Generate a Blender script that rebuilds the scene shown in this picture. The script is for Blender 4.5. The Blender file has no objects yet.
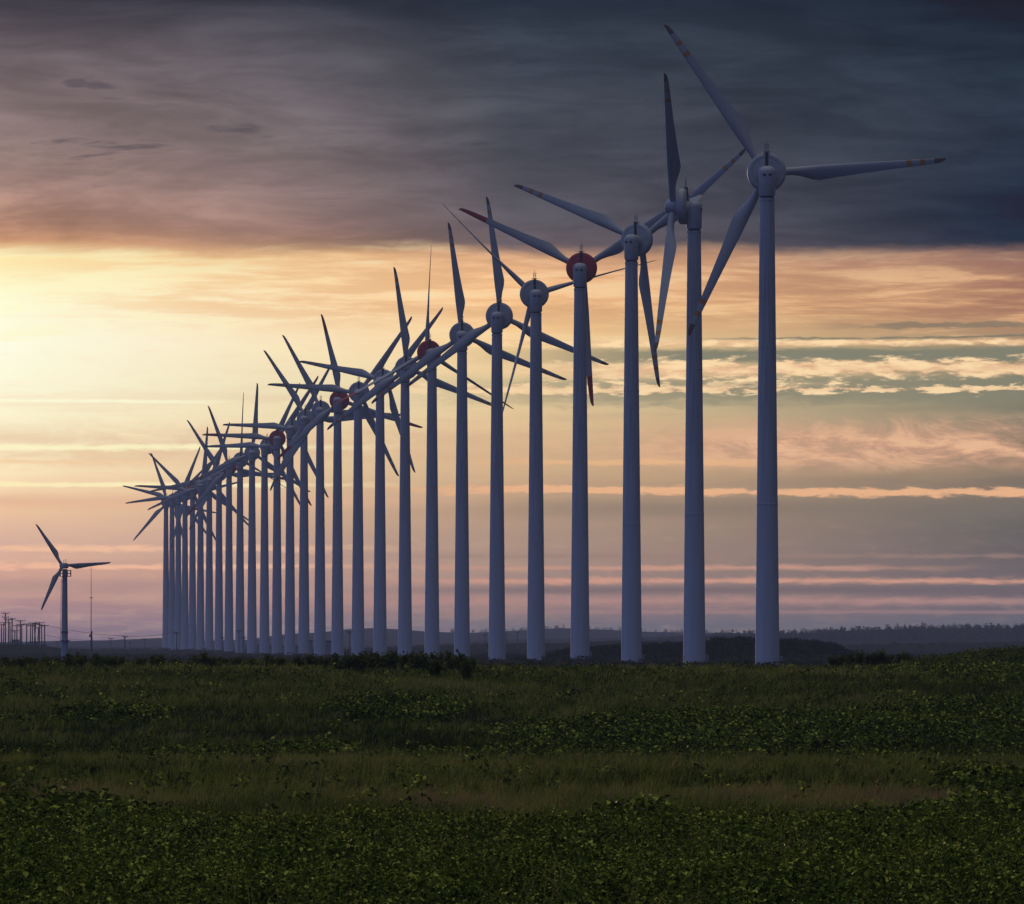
import bpy, bmesh, math, random
import numpy as np
from mathutils import Matrix, Vector

S = bpy.context.scene
COL = S.collection
R = math.radians
rng = np.random.default_rng(7)
random.seed(7)

# ------------------------------------------------------------------ camera
FPX = 8900.0                      # focal length in pixels of a 1024 px wide frame (a long telephoto)
CAM_Z = 3.0
HORIZON = 647.0
cam = bpy.data.cameras.new('camera')
cam.sensor_width = 36.0
cam.sensor_fit = 'HORIZONTAL'
cam.lens = FPX / 1024 * 36.0
cam.clip_start = 1.0
cam.clip_end = 60000
cam_o = bpy.data.objects.new('camera', cam)
COL.objects.link(cam_o)
cam_o.location = (0, 0, CAM_Z)
cam_o.rotation_euler = (R(90) + math.atan((HORIZON - 452) / FPX), 0, 0)
S.camera = cam_o

# ------------------------------------------------------------------ world: dusk sky
HAZE_DENSITY = 0.000070
HAZE_COLOR = (0.50, 0.63, 1.0)
HAZE_LEFT, HAZE_RIGHT = (0.165, 0.155, 0.18), (0.130, 0.124, 0.155)
SUN_AZ, SUN_EL = -4.6, 2.1        # degrees; azimuth clockwise from +Y
W = bpy.data.worlds.new('World')
S.world = W
W.use_nodes = True
nt = W.node_tree
nt.nodes.clear()
L = nt.links.new


def sock(node_in, v):
    if isinstance(v, bpy.types.NodeSocket):
        L(v, node_in)
    else:
        node_in.default_value = v


def m(op, a, b=0.0, c=0.0, clamp=False):
    n = nt.nodes.new('ShaderNodeMath')
    n.operation = op
    n.use_clamp = clamp
    sock(n.inputs[0], a)
    sock(n.inputs[1], b)
    sock(n.inputs[2], c)
    return n.outputs[0]


def sstep(x, a, b, to0=0.0, to1=1.0):
    n = nt.nodes.new('ShaderNodeMapRange')
    n.interpolation_type = 'SMOOTHSTEP'
    sock(n.inputs[0], x)
    n.inputs[1].default_value = a
    n.inputs[2].default_value = b
    n.inputs[3].default_value = to0
    n.inputs[4].default_value = to1
    return n.outputs[0]


def vec(x, y, z=0.0):
    n = nt.nodes.new('ShaderNodeCombineXYZ')
    sock(n.inputs[0], x)
    sock(n.inputs[1], y)
    sock(n.inputs[2], z)
    return n.outputs[0]


def noise(v, scale=1.0, detail=4.0, rough=0.55, dist=0.0):
    n = nt.nodes.new('ShaderNodeTexNoise')
    sock(n.inputs['Vector'], v)
    n.inputs['Scale'].default_value = scale
    n.inputs['Detail'].default_value = detail
    n.inputs['Roughness'].default_value = rough
    n.inputs['Distortion'].default_value = dist
    return n.outputs['Fac']


def lin(c):
    out = []
    for v in c:
        v = v / 255.0
        out.append(v / 12.92 if v <= 0.04045 else ((v + 0.055) / 1.055) ** 2.4)
    return out


def ramp(fac, stops):
    n = nt.nodes.new('ShaderNodeValToRGB')
    e = n.color_ramp.elements
    while len(e) < len(stops):
        e.new(0.5)
    for k, (p, c) in enumerate(stops):
        e[k].position = p
        e[k].color = (*lin(c), 1)
    sock(n.inputs[0], fac)
    return n.outputs[0]


def mix(f, a, b, blend='MIX'):
    n = nt.nodes.new('ShaderNodeMix')
    n.data_type = 'RGBA'
    n.blend_type = blend
    n.clamp_factor = True
    sock(n.inputs[0], f)
    for i, v in ((6, a), (7, b)):
        if isinstance(v, (tuple, list)):
            v = (*v[:3], 1)
        sock(n.inputs[i], v)
    return n.outputs[2]


def vscale(c, f):
    n = nt.nodes.new('ShaderNodeVectorMath')
    n.operation = 'SCALE'
    sock(n.inputs[0], c)
    sock(n.inputs['Scale'], f)
    return n.outputs[0]


tc = nt.nodes.new('ShaderNodeTexCoord')
sp = nt.nodes.new('ShaderNodeSeparateXYZ')
L(tc.outputs['Generated'], sp.inputs[0])
DX, DY, DZ = sp.outputs
az = m('MULTIPLY', m('ARCTAN2', DX, DY), 180 / math.pi)
el = m('MULTIPLY', m('ARCSINE', DZ), 180 / math.pi)
PXD = FPX * math.pi / 180        # 155.3 px per degree


def e_of(y):
    return (HORIZON - y) / PXD


def a_of(x):
    return (x - 512) / PXD


sky = nt.nodes.new('ShaderNodeTexSky')
sky.sky_type = 'NISHITA'
sky.sun_disc = False
sky.sun_elevation = R(SUN_EL)
sky.sun_rotation = R(SUN_AZ)
sky.air_density = 1.0
sky.dust_density = 2.0
sky.ozone_density = 2.0

# shared cloud noises: broad sheets, ragged edges, curls
def azel(sx, sy, seed):
    return vec(m('MULTIPLY', az, sx), m('MULTIPLY', el, sy), seed)


wobn = noise(azel(0.55, 1.6, 3.1), 1.0, 2)
wob = m('MULTIPLY', m('SUBTRACT', wobn, 0.5), 0.13)
rag = noise(azel(4.2, 19.0, 5.0), 1.0, 6, 0.64, 0.25)
ragc = m('SUBTRACT', rag, 0.5)
t_lin = m('DIVIDE', m('ADD', az, 3.3), 6.6, clamp=True)
t2 = m('MULTIPLY', t_lin, 2.0)
t2a = m('MINIMUM', t2, 1.0)
t2b = m('SUBTRACT', t2, 1.0, clamp=True)

ELMAX = 4.4
f_el = m('DIVIDE', m('ADD', el, wob), ELMAX, clamp=True)


def stops(lst):
    return [(e_of(y) / ELMAX, c) for y, c in lst]


low_left = ramp(f_el, stops([(647, (132, 118, 130)), (620, (160, 134, 140)), (600, (184, 146, 140)), (572, (214, 168, 146)),
                             (540, (218, 178, 156)), (505, (240, 200, 160)), (470, (255, 232, 188)), (420, (255, 246, 208)),
                             (340, (255, 254, 228)), (295, (255, 255, 214)), (262, (255, 236, 176)), (245, (255, 224, 160))]))
low_mid = ramp(f_el, stops([(647, (116, 112, 124)), (625, (122, 116, 122)), (605, (160, 132, 126)), (570, (168, 142, 128)),
                            (530, (178, 150, 128)), (480, (205, 170, 132)), (430, (230, 198, 150)), (390, (226, 202, 154)),
                            (345, (246, 208, 150)), (300, (253, 200, 144)), (245, (246, 188, 142))]))
low = mix(t2a, low_left, low_mid)
low_right = ramp(f_el, stops([(647, (104, 102, 112)), (622, (108, 105, 112)), (600, (116, 106, 108)), (560, (112, 103, 99)),
                              (525, (108, 104, 96)), (480, (138, 122, 102)), (450, (150, 126, 104)), (415, (130, 126, 106)),
                              (355, (136, 130, 106)), (310, (196, 146, 110)), (245, (160, 124, 106))]))
low = mix(t2b, low, low_right)

# soft orange and pale sheets in the bright band, faint layering below
n1 = noise(azel(0.65, 7.2, 11.0), 1.0, 7, 0.66, 0.22)
low = mix(m('MULTIPLY', m('MULTIPLY', sstep(el, 1.95, 2.2), sstep(n1, 0.44, 0.58)), m('MULTIPLY', m('MULTIPLY_ADD', t_lin, 0.25, 0.5), sstep(az, -3.5, -1.8, 0.15, 1.0))), low,
          mix(t_lin, lin((255, 200, 138)), lin((152, 108, 92))))
low = mix(m('MULTIPLY', m('MULTIPLY', sstep(n1, 0.49, 0.38), sstep(el, 1.75, 2.05)), 0.6), low,
          mix(t_lin, lin((255, 250, 200)), lin((240, 186, 138))))
low = mix(m('MULTIPLY', m('MULTIPLY', sstep(n1, 0.45, 0.65), sstep(el, 1.9, 1.5)), 0.24), low, mix(t_lin, lin((240, 196, 160)), lin((94, 90, 92))))
low = mix(m('MULTIPLY', sstep(rag, 0.5, 0.72), 0.14), low, mix(t_lin, lin((248, 206, 164)), lin((176, 142, 118))))


def streak(base, y0, half, x0, x1, col, amt, rg=0.5, soft=0.25, tail=90, slope=0.0, wig=0.3, thr=0.0):
    """A cloud streak at an elevation; half is its half thickness in degrees, rg the raggedness of its edge."""
    ctr = m('MULTIPLY_ADD', wob, wig, e_of(y0))
    if slope:
        ctr = m('MULTIPLY_ADD', az, slope, ctr)
    d = m('ABSOLUTE', m('DIVIDE', m('SUBTRACT', el, ctr), half))
    v = m('SUBTRACT', m('MULTIPLY_ADD', ragc, rg * 6, 1.0 - thr), d)
    k = m('MULTIPLY', sstep(v, 0.5 - soft, 0.5 + soft), sstep(az, a_of(x0 - tail), a_of(x0 + tail), 0.0, amt))
    if x1 < 1200:
        k = m('MULTIPLY', k, sstep(az, a_of(x1 - tail), a_of(x1 + tail), 1.0, 0.0))
    return mix(k, base, lin(col) if not isinstance(col, bpy.types.NodeSocket) else col)


# grey-green gaps and cream cumulus lines on the right
low = streak(low, 356, 0.10, 560, 1300, (130, 129, 110), 0.95, 0.15, tail=160)
low = streak(low, 325, 0.035, 850, 1300, (124, 116, 100), 0.7, 0.45, tail=60, wig=0.6)
low = streak(low, 390, 0.17, 520, 1300, (134, 132, 112), 0.75, 0.15, tail=200)
low = streak(low, 338, 0.016, 720, 1300, (122, 120, 104), 0.8, 0.6, tail=60, wig=1.0)
cream = mix(sstep(rag, 0.36, 0.64), lin((228, 182, 142)), lin((255, 222, 172)))
low = streak(low, 343, 0.034, 480, 1300, cream, 0.95, 0.35, soft=0.35, tail=120, wig=0.5)
low = streak(low, 369, 0.074, 540, 1300, cream, 0.95, 0.6, soft=0.3, tail=140, wig=0.7, thr=-0.2)
low = streak(low, 388, 0.060, 380, 760, cream, 0.85, 0.9, soft=0.3, tail=120, wig=0.6)
low = streak(low, 390, 0.036, 680, 1300, cream, 0.9, 0.9, soft=0.25, tail=120, wig=0.3, thr=0.1)
# curled pink veil
curl = noise(vec(m('ADD', m('MULTIPLY', az, 1.5), m('MULTIPLY', el, 1.1)), m('MULTIPLY', el, 4.4), 8.0), 1.2, 7, 0.70, 0.55)
veil = m('MULTIPLY', m('MULTIPLY', sstep(el, 1.08, 1.26), sstep(el, 1.30, 1.55, 1.0, 0.0)), sstep(az, 0.2, 2.0, 0.25, 1.0))
low = mix(m('MULTIPLY', veil, sstep(curl, 0.30, 0.52)), low, lin((200, 156, 128)))
low = mix(m('MULTIPLY', m('MULTIPLY', veil, sstep(curl, 0.44, 0.60)), 0.9), low, lin((234, 186, 146)))
low = streak(low, 462, 0.030, 500, 760, (236, 184, 134), 0.7, 0.5, soft=0.4, tail=80)
# thin cream streak and pink lines
low = streak(low, 508, 0.12, 480, 1300, (122, 113, 102), 0.5, 0.12, soft=0.5, tail=200)
low = streak(low, 490, 0.036, 420, 1300, (234, 180, 136), 0.95, 0.5, soft=0.3, tail=120, slope=-0.006, thr=-0.1, wig=0.12)
low = streak(low, 556, 0.022, 430, 1300, (158, 130, 116), 0.6, 0.5, soft=0.6, tail=110, wig=0.1)
low = streak(low, 568, 0.024, 400, 900, (206, 156, 132), 0.8, 0.4, soft=0.6, tail=110, wig=0.1)
low = streak(low, 590, 0.045, 420, 1300, (112, 102, 104), 0.6, 0.1, soft=0.5, tail=150, wig=0.1)
low = streak(low, 581, 0.028, 420, 1300, (212, 158, 134), 0.85, 0.4, soft=0.6, tail=110, wig=0.1)
low = streak(low, 601, 0.040, 340, 1300, (182, 142, 132), 0.75, 0.35, soft=0.7, tail=150, wig=0.1)
low = streak(low, 612, 0.020, 380, 1300, (166, 132, 128), 0.55, 0.2, soft=0.5, tail=150, wig=0.1)
# left: glowing lines and pink bands
low = streak(low, 401, 0.018, -400, 200, (255, 253, 216), 0.8, 0.4, soft=0.5, tail=60)
low = streak(low, 447, 0.032, -400, 330, (255, 248, 200), 0.8, 0.4, soft=0.5, tail=120)
low = streak(low, 462, 0.020, -400, 150, (246, 206, 158), 0.7, 0.4, soft=0.5, tail=90)
low = streak(low, 485, 0.026, -400, 330, (255, 240, 188), 0.85, 0.35, soft=0.4, tail=120)
low = streak(low, 502, 0.07, -400, 420, (226, 180, 148), 0.65, 0.15, soft=0.6, tail=150)
low = streak(low, 549, 0.030, -400, 330, (250, 198, 158), 0.7, 0.5, soft=0.5, tail=140)
low = streak(low, 567, 0.030, -400, 330, (250, 194, 158), 0.75, 0.5, soft=0.5, tail=140)
low = streak(low, 586, 0.06, -400, 380, (172, 142, 136), 0.55, 0.15, soft=0.6, tail=160, wig=0.1)

# the dark cloud deck above
deck = mix(t2a, ramp(f_el, stops([(250, (226, 168, 122)), (228, (190, 144, 120)), (190, (176, 142, 130)), (140, (158, 136, 130)), (80, (128, 113, 114)), (0, (70, 67, 75))])),
           ramp(f_el, stops([(250, (102, 90, 92)), (215, (94, 90, 96)), (150, (82, 83, 91)), (80, (68, 73, 82)), (0, (47, 54, 65))])))
deck = mix(t2b, deck, ramp(f_el, stops([(250, (46, 54, 69)), (215, (37, 48, 62)), (185, (41, 50, 63)), (130, (50, 58, 70)), (70, (42, 51, 62)), (0, (33, 40, 51))])))
n3 = noise(azel(0.5, 2.0, 31.0), 1.0, 6, 0.58, 0.9)
n4 = noise(azel(0.9, 5.0, 37.0), 1.0, 7, 0.66, 0.45)
deck = vscale(deck, m('MULTIPLY', sstep(n3, 0.28, 0.72, 0.76, 1.12), sstep(n4, 0.36, 0.68, 0.88, 1.19)))
deck = mix(m('MULTIPLY', m('MULTIPLY', sstep(n4, 0.58, 0.68), sstep(n3, 0.55, 0.40)), m('MULTIPLY', sstep(el, 2.7, 3.1), 0.45)), deck, lin((46, 49, 60)))
# its lower edge
edge = m('ADD', el, m('ADD', m('MULTIPLY', wob, 0.55), m('MULTIPLY', m('SUBTRACT', n4, 0.5), 0.20)))
edge = m('ADD', edge, m('MULTIPLY', m('MAXIMUM', az, 0.0), 0.004))
cut = sstep(edge, 2.50, 2.615)
low = mix(m('MULTIPLY', m('MULTIPLY', sstep(edge, 2.33, 2.57), t_lin), 0.5), low, lin((150, 116, 106)))
front = mix(cut, low, deck)

# the overcast dome beyond the sunset: lit thin blue grey overhead, darker behind
OVER = (0.52, 0.50, 0.43)
BACK = (0.017, 0.046, 0.180)
dome = mix(sstep(el, 25.0, 80.0), BACK, OVER)
dome = vscale(dome, m('MULTIPLY', sstep(n3, 0.25, 0.75, 0.7, 1.3), m('MULTIPLY_ADD', DX, -0.85, 1.05)))
side = sstep(m('ABSOLUTE', az), 14.0, 55.0)
high = sstep(el, 4.4, 14.0)
away = m('MAXIMUM', side, high)
# the sky stands beyond the haze, which dims it and adds its own pale light towards the horizon
path = m('MINIMUM', m('DIVIDE', 112.0, m('MAXIMUM', DZ, 0.002)), 10500.0)
trans = m('EXPONENT', m('MULTIPLY', path, -HAZE_DENSITY))
veil_c = vscale(mix(t_lin, HAZE_LEFT, HAZE_RIGHT), m('SUBTRACT', 1.0, trans))
subn = nt.nodes.new('ShaderNodeVectorMath')
subn.operation = 'SUBTRACT'
L(front, subn.inputs[0])
L(veil_c, subn.inputs[1])
maxn = nt.nodes.new('ShaderNodeVectorMath')
maxn.operation = 'MAXIMUM'
L(subn.outputs[0], maxn.inputs[0])
maxn.inputs[1].default_value = (0.005, 0.005, 0.005)
front = vscale(maxn.outputs[0], m('DIVIDE', 1.0, trans))
world_c = mix(away, front, dome)
world_c = mix(sstep(el, -0.6, -0.1), (0.02, 0.022, 0.02), world_c)
# radiance = strength 0.1 x this; the clear-air light of the sky texture comes through the thinner cloud
glow = vscale(sky.outputs[0], m('MULTIPLY', m('MULTIPLY', away, sstep(el, -0.6, 4.0)), 0.012))
addn = nt.nodes.new('ShaderNodeVectorMath')
addn.operation = 'ADD'
L(vscale(world_c, 10.0), addn.inputs[0])
L(glow, addn.inputs[1])
bg = nt.nodes.new('ShaderNodeBackground')
bg.inputs['Strength'].default_value = 0.1
L(addn.outputs[0], bg.inputs[0])
W.cycles.sampling_method = 'MANUAL'
W.cycles.sample_map_resolution = 1024
wo = nt.nodes.new('ShaderNodeOutputWorld')
L(bg.outputs[0], wo.inputs[0])

# ------------------------------------------------------------------ sun, veiled by cloud
sl = bpy.data.lights.new('sun', 'SUN')
sl.energy = 1.0
sl.color = (1.0, 0.70, 0.48)
sl.angle = R(5)
so = bpy.data.objects.new('sun', sl)
COL.objects.link(so)
sd = Vector((math.sin(R(SUN_AZ)) * math.cos(R(SUN_EL)), math.cos(R(SUN_AZ)) * math.cos(R(SUN_EL)), math.sin(R(SUN_EL))))
so.rotation_euler = (-sd).to_track_quat('-Z', 'Y').to_euler()
so.location = (0, 0, 200)

vs = S.view_settings
vs.view_transform = 'Standard'
vs.look = 'None'
vs.exposure = 0
vs.gamma = 1
vs.use_curve_mapping = False
S.cycles.max_bounces = 5
S.cycles.diffuse_bounces = 2
S.cycles.glossy_bounces = 2
S.cycles.transmission_bounces = 2
S.cycles.volume_bounces = 0
S.cycles.transparent_max_bounces = 4
S.cycles.use_denoising = True
S.cycles.denoiser = 'OPENIMAGEDENOISE'
S.cycles.denoising_input_passes = 'RGB_ALBEDO_NORMAL'
S.cycles.denoising_prefilter = 'ACCURATE'
S.cycles.sample_clamp_direct = 4.0
S.cycles.sample_clamp_indirect = 2.0
S.cycles.caustics_reflective = False
S.cycles.caustics_refractive = False


# ------------------------------------------------------------------ material helpers


class Mat:
    def __init__(self, name):
        self.m = bpy.data.materials.new(name)
        self.m.use_nodes = True
        self.t = self.m.node_tree
        self.p = self.t.nodes['Principled BSDF']
        self.out = self.t.nodes['Material Output']

    def n(self, kind, **kw):
        nd = self.t.nodes.new(kind)
        for k, v in kw.items():
            setattr(nd, k, v)
        return nd

    def noise(self, scale, detail=4, rough=0.55, obj=True, stretch=None):
        c = self.n('ShaderNodeTexCoord').outputs['Object'] if obj else self.n('ShaderNodeNewGeometry').outputs['Position']
        if stretch:
            mp = self.n('ShaderNodeMapping')
            mp.inputs['Scale'].default_value = stretch
            self.t.links.new(c, mp.inputs[0])
            c = mp.outputs[0]
        t = self.n('ShaderNodeTexNoise')
        t.inputs['Scale'].default_value = scale
        t.inputs['Detail'].default_value = detail
        t.inputs['Roughness'].default_value = rough
        self.t.links.new(c, t.inputs['Vector'])
        return t.outputs['Fac']

    def ramp(self, fac, stops):
        r = self.n('ShaderNodeValToRGB')
        e = r.color_ramp.elements
        while len(e) < len(stops):
            e.new(0.5)
        for k, (p, c) in enumerate(stops):
            e[k].position = p
            e[k].color = (*c, 1)
        self.t.links.new(fac, r.inputs[0])
        return r.outputs[0]

    def mix(self, f, a, b, blend='MIX'):
        x = self.n('ShaderNodeMix', data_type='RGBA', blend_type=blend)
        for i, v in ((0, f), (6, a), (7, b)):
            if isinstance(v, bpy.types.NodeSocket):
                self.t.links.new(v, x.inputs[i])
            else:
                x.inputs[i].default_value = v if i == 0 else (*v[:3], 1)
        return x.outputs[2]


def paint(name, col, rough=0.45, dirt=0.12, scale=0.8, stretch=(1, 1, 0.12)):
    M = Mat(name)
    f = M.noise(scale, 6, 0.6, stretch=stretch)
    g = M.noise(scale * 7, 4, 0.6)
    dark = tuple(c * (1 - dirt * 2.2) for c in col)
    lite = tuple(min(1, c * (1 + dirt * 0.4)) for c in col)
    c = M.ramp(f, [(0.3, dark), (0.52, col), (0.75, lite)])
    c = M.mix(0.25, c, M.ramp(g, [(0.35, dark), (0.65, lite)]))
    M.t.links.new(c, M.p.inputs['Base Color'])
    M.p.inputs['Roughness'].default_value = rough
    return M.m


M_TOWER = paint('white_tower_paint', (0.40, 0.42, 0.47), 0.5, 0.07, 0.5, (1, 1, 0.06))
def tower_paint():
    M = Mat('weathered_shaded_tower_paint')
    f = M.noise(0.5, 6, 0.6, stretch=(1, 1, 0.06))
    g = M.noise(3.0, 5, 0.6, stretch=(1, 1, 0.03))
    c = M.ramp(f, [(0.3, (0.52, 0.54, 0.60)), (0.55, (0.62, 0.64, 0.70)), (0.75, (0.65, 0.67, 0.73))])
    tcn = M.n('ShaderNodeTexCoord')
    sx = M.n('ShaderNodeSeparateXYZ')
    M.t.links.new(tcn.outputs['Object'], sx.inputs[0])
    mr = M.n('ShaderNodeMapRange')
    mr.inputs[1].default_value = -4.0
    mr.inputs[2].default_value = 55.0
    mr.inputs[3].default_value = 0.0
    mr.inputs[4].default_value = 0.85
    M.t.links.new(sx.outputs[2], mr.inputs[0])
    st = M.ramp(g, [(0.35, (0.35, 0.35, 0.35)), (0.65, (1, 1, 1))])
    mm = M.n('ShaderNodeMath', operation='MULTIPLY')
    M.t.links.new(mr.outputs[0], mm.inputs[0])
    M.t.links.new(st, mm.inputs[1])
    c = M.mix(mm.outputs[0], c, (0.24, 0.26, 0.31))  # shade gradient painted in, darker up the tower, broken by grime streaks
    M.t.links.new(c, M.p.inputs['Base Color'])
    M.p.inputs['Roughness'].default_value = 0.5
    return M.m


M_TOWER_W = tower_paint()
M_BLADE = paint('grey_blade_paint', (0.44, 0.46, 0.47), 0.45, 0.12, 0.7, (1, 1, 0.25))
M_NAC = paint('nacelle_paint', (0.44, 0.46, 0.49), 0.45, 0.10, 1.2, (1, 1, 0.4))
M_RING = paint('generator_ring_paint', (0.46, 0.48, 0.49), 0.5, 0.12, 0.9, (1, 1, 1))
M_RED = paint('red_paint', (0.56, 0.03, 0.04), 0.5, 0.12, 1.0, (1, 1, 1))
M_ORANGE = paint('orange_yellow_paint', (0.56, 0.26, 0.045), 0.5, 0.1, 1.0, (1, 1, 1))
M_TIP = paint('dark_tip_paint', (0.17, 0.09, 0.06), 0.5, 0.1, 1.0, (1, 1, 1))
M_BLACK = paint('black_rubber', (0.02, 0.02, 0.022), 0.6, 0.1, 1.0, (1, 1, 1))
M_STEEL = paint('galvanised_steel', (0.22, 0.23, 0.25), 0.5, 0.15, 2.0, (1, 1, 0.3))
M_WOODPOLE = paint('weathered_pole', (0.13, 0.115, 0.105), 0.8, 0.2, 2.0, (1, 1, 0.2))
M_CERAMIC = paint('insulator_ceramic', (0.30, 0.28, 0.27), 0.3, 0.1)
M_CABIN = paint('cabin_wall_paint', (0.30, 0.30, 0.33), 0.7, 0.12)
M_ROOF = paint('dark_roof_sheet', (0.06, 0.06, 0.07), 0.6, 0.1)
M_DOOR = paint('grey_door_paint', (0.24, 0.25, 0.28), 0.5, 0.1)
M_BARK = paint('green_brown_stem', (0.07, 0.06, 0.03), 0.8, 0.2, 6)


def foliage(name, greens, transl=0.35, rough=0.6):
    """Leaves tinted per leaf by the 'tint' attribute, part of the light passing through."""
    M = Mat(name)
    at = M.n('ShaderNodeAttribute', attribute_name='tint')
    c = M.ramp(at.outputs['Fac'], greens)
    f = M.noise(0.12, 4, 0.6, obj=False)
    c = M.mix(0.55, c, M.ramp(f, [(0.34, (0.42, 0.44, 0.42)), (0.52, (1, 1, 1)), (0.68, (1.0, 0.9, 0.66))]), 'MULTIPLY')
    M.t.links.new(c, M.p.inputs['Base Color'])
    M.p.inputs['Roughness'].default_value = rough
    M.p.inputs['Specular IOR Level'].default_value = 0.02
    tr = M.n('ShaderNodeBsdfTranslucent')
    M.t.links.new(c, tr.inputs[0])
    mx = M.n('ShaderNodeMixShader')
    mx.inputs[0].default_value = transl
    M.t.links.new(M.p.outputs[0], mx.inputs[1])
    M.t.links.new(tr.outputs[0], mx.inputs[2])
    M.t.links.new(mx.outputs[0], M.out.inputs[0])
    return M.m


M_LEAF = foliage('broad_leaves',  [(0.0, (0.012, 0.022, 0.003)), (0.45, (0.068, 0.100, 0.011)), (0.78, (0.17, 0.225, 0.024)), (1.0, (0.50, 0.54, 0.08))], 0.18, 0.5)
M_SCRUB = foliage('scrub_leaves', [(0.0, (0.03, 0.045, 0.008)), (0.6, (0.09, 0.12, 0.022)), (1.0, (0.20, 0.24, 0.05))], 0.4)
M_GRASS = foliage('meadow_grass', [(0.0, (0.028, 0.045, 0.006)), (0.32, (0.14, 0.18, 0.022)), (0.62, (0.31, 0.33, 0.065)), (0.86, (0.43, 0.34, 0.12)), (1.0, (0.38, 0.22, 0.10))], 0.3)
M_HEATH = foliage('heath_leaves', [(0.0, (0.012, 0.018, 0.006)), (0.6, (0.03, 0.038, 0.012)), (1.0, (0.055, 0.06, 0.02))], 0.2)
M_FAR = foliage('distant_tree_leaves', [(0.0, (0.025, 0.035, 0.02)), (1.0, (0.05, 0.06, 0.03))], 0.15)

# ------------------------------------------------------------------ object helpers


def raw_mesh(name, verts, faces_idx, loop_tot, mat=None, tint=None, smooth=False):
    """Mesh from numpy arrays; faces_idx flat, loop_tot per face."""
    me = bpy.data.meshes.new(name)
    nv, nl, nf = len(verts), len(faces_idx), len(loop_tot)
    me.vertices.add(nv)
    me.vertices.foreach_set('co', np.ascontiguousarray(verts, dtype=np.float32).ravel())
    me.loops.add(nl)
    me.loops.foreach_set('vertex_index', np.ascontiguousarray(faces_idx, dtype=np.int32))
    me.polygons.add(nf)
    ls = np.zeros(nf, dtype=np.int32)
    ls[1:] = np.cumsum(loop_tot)[:-1]
    me.polygons.foreach_set('loop_start', ls)
    me.polygons.foreach_set('loop_total', np.asarray(loop_tot, dtype=np.int32))
    if smooth:
        me.polygons.foreach_set('use_smooth', np.ones(nf, dtype=bool))
    if tint is not None:
        a = me.attributes.new('tint', 'FLOAT', 'FACE')
        a.data.foreach_set('value', np.asarray(tint, dtype=np.float32))
    me.update(calc_edges=True)
    if mat:
        me.materials.append(mat)
    return me


def link(name, me, parent=None, mat=None):
    o = bpy.data.objects.new(name, me)
    COL.objects.link(o)
    if mat is not None:
        me.materials.append(mat)
    if parent:
        o.parent = parent
    return o


def thing(name, label, cat, loc=(0, 0, 0), group=None):
    o = bpy.data.objects.new(name, None)
    COL.objects.link(o)
    o.location = loc
    o.empty_display_size = 0.5
    o['label'] = label
    o['category'] = cat
    if group:
        o['group'] = group
    return o


def from_bm(bm, name, mats=(), smooth=None):
    bmesh.ops.recalc_face_normals(bm, faces=bm.faces)
    me = bpy.data.meshes.new(name)
    bm.to_mesh(me)
    bm.free()
    for x in mats:
        me.materials.append(x)
    if smooth is not None:
        for p in me.polygons:
            p.use_smooth = True
        me.set_sharp_from_angle(angle=R(smooth))
    return me


def lathe(bm, prof, seg=32, M=Matrix(), cap0=True, cap1=True, mi=0):
    """Profile of (radius, height) spun about the local Z axis."""
    rings = []
    for r, z in prof:
        rings.append([bm.verts.new(M @ Vector((r * math.cos(2 * math.pi * k / seg), r * math.sin(2 * math.pi * k / seg), z))) for k in range(seg)])
    for a, b in zip(rings, rings[1:]):
        for k in range(seg):
            f = bm.faces.new((a[k], a[(k + 1) % seg], b[(k + 1) % seg], b[k]))
            f.material_index = mi
    if cap0:
        bm.faces.new(list(reversed(rings[0]))).material_index = mi
    if cap1:
        bm.faces.new(rings[-1]).material_index = mi


def box(bm, cx, cy, cz, sx, sy, sz, M=Matrix(), bevel=0.0, mi=0):
    vs_ = [bm.verts.new(M @ Vector((cx + sx / 2 * a, cy + sy / 2 * b, cz + sz / 2 * c))) for a in (-1, 1) for b in (-1, 1) for c in (-1, 1)]
    q = [(0, 1, 3, 2), (4, 6, 7, 5), (0, 4, 5, 1), (2, 3, 7, 6), (0, 2, 6, 4), (1, 5, 7, 3)]
    fs = [bm.faces.new([vs_[i] for i in f]) for f in q]
    for f in fs:
        f.material_index = mi
    if bevel:
        es = list({e for f in fs for e in f.edges})
        bmesh.ops.bevel(bm, geom=es, offset=bevel, segments=2, profile=0.5, affect='EDGES')


def tube(bm, a, b, ra, rb=None, seg=8, mi=0):
    a, b = Vector(a), Vector(b)
    d = b - a
    M = Matrix.Translation(a) @ d.to_track_quat('Z', 'Y').to_matrix().to_4x4()
    lathe(bm, [(ra, 0), (rb if rb is not None else ra, d.length)], seg, M, mi=mi)


# ------------------------------------------------------------------ the ground
def sst(x, a, b):
    t = np.clip((x - a) / (b - a), 0, 1)
    return t * t * (3 - 2 * t)


_oct = [(rng.uniform(0, 2 * np.pi, 3), rng.uniform(0, 2 * np.pi, 3)) for _ in range(6)]


def vnoise(x, y, wl):
    """Smooth undulation in about -1..1 with wavelength wl (sum of skewed sines)."""
    v = 0
    for k, (ph, dr) in enumerate(_oct[:4]):
        s = 2 * np.pi / (wl / (1 + 0.63 * k))
        v = v + np.sin(s * (x * np.cos(dr[0]) + y * np.sin(dr[0])) + ph[0] + 1.3 * np.sin(0.5 * s * (x * np.cos(dr[1]) - y * np.sin(dr[1])) + ph[1])) / (1 + 0.6 * k)
    return v / 2.4


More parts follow.
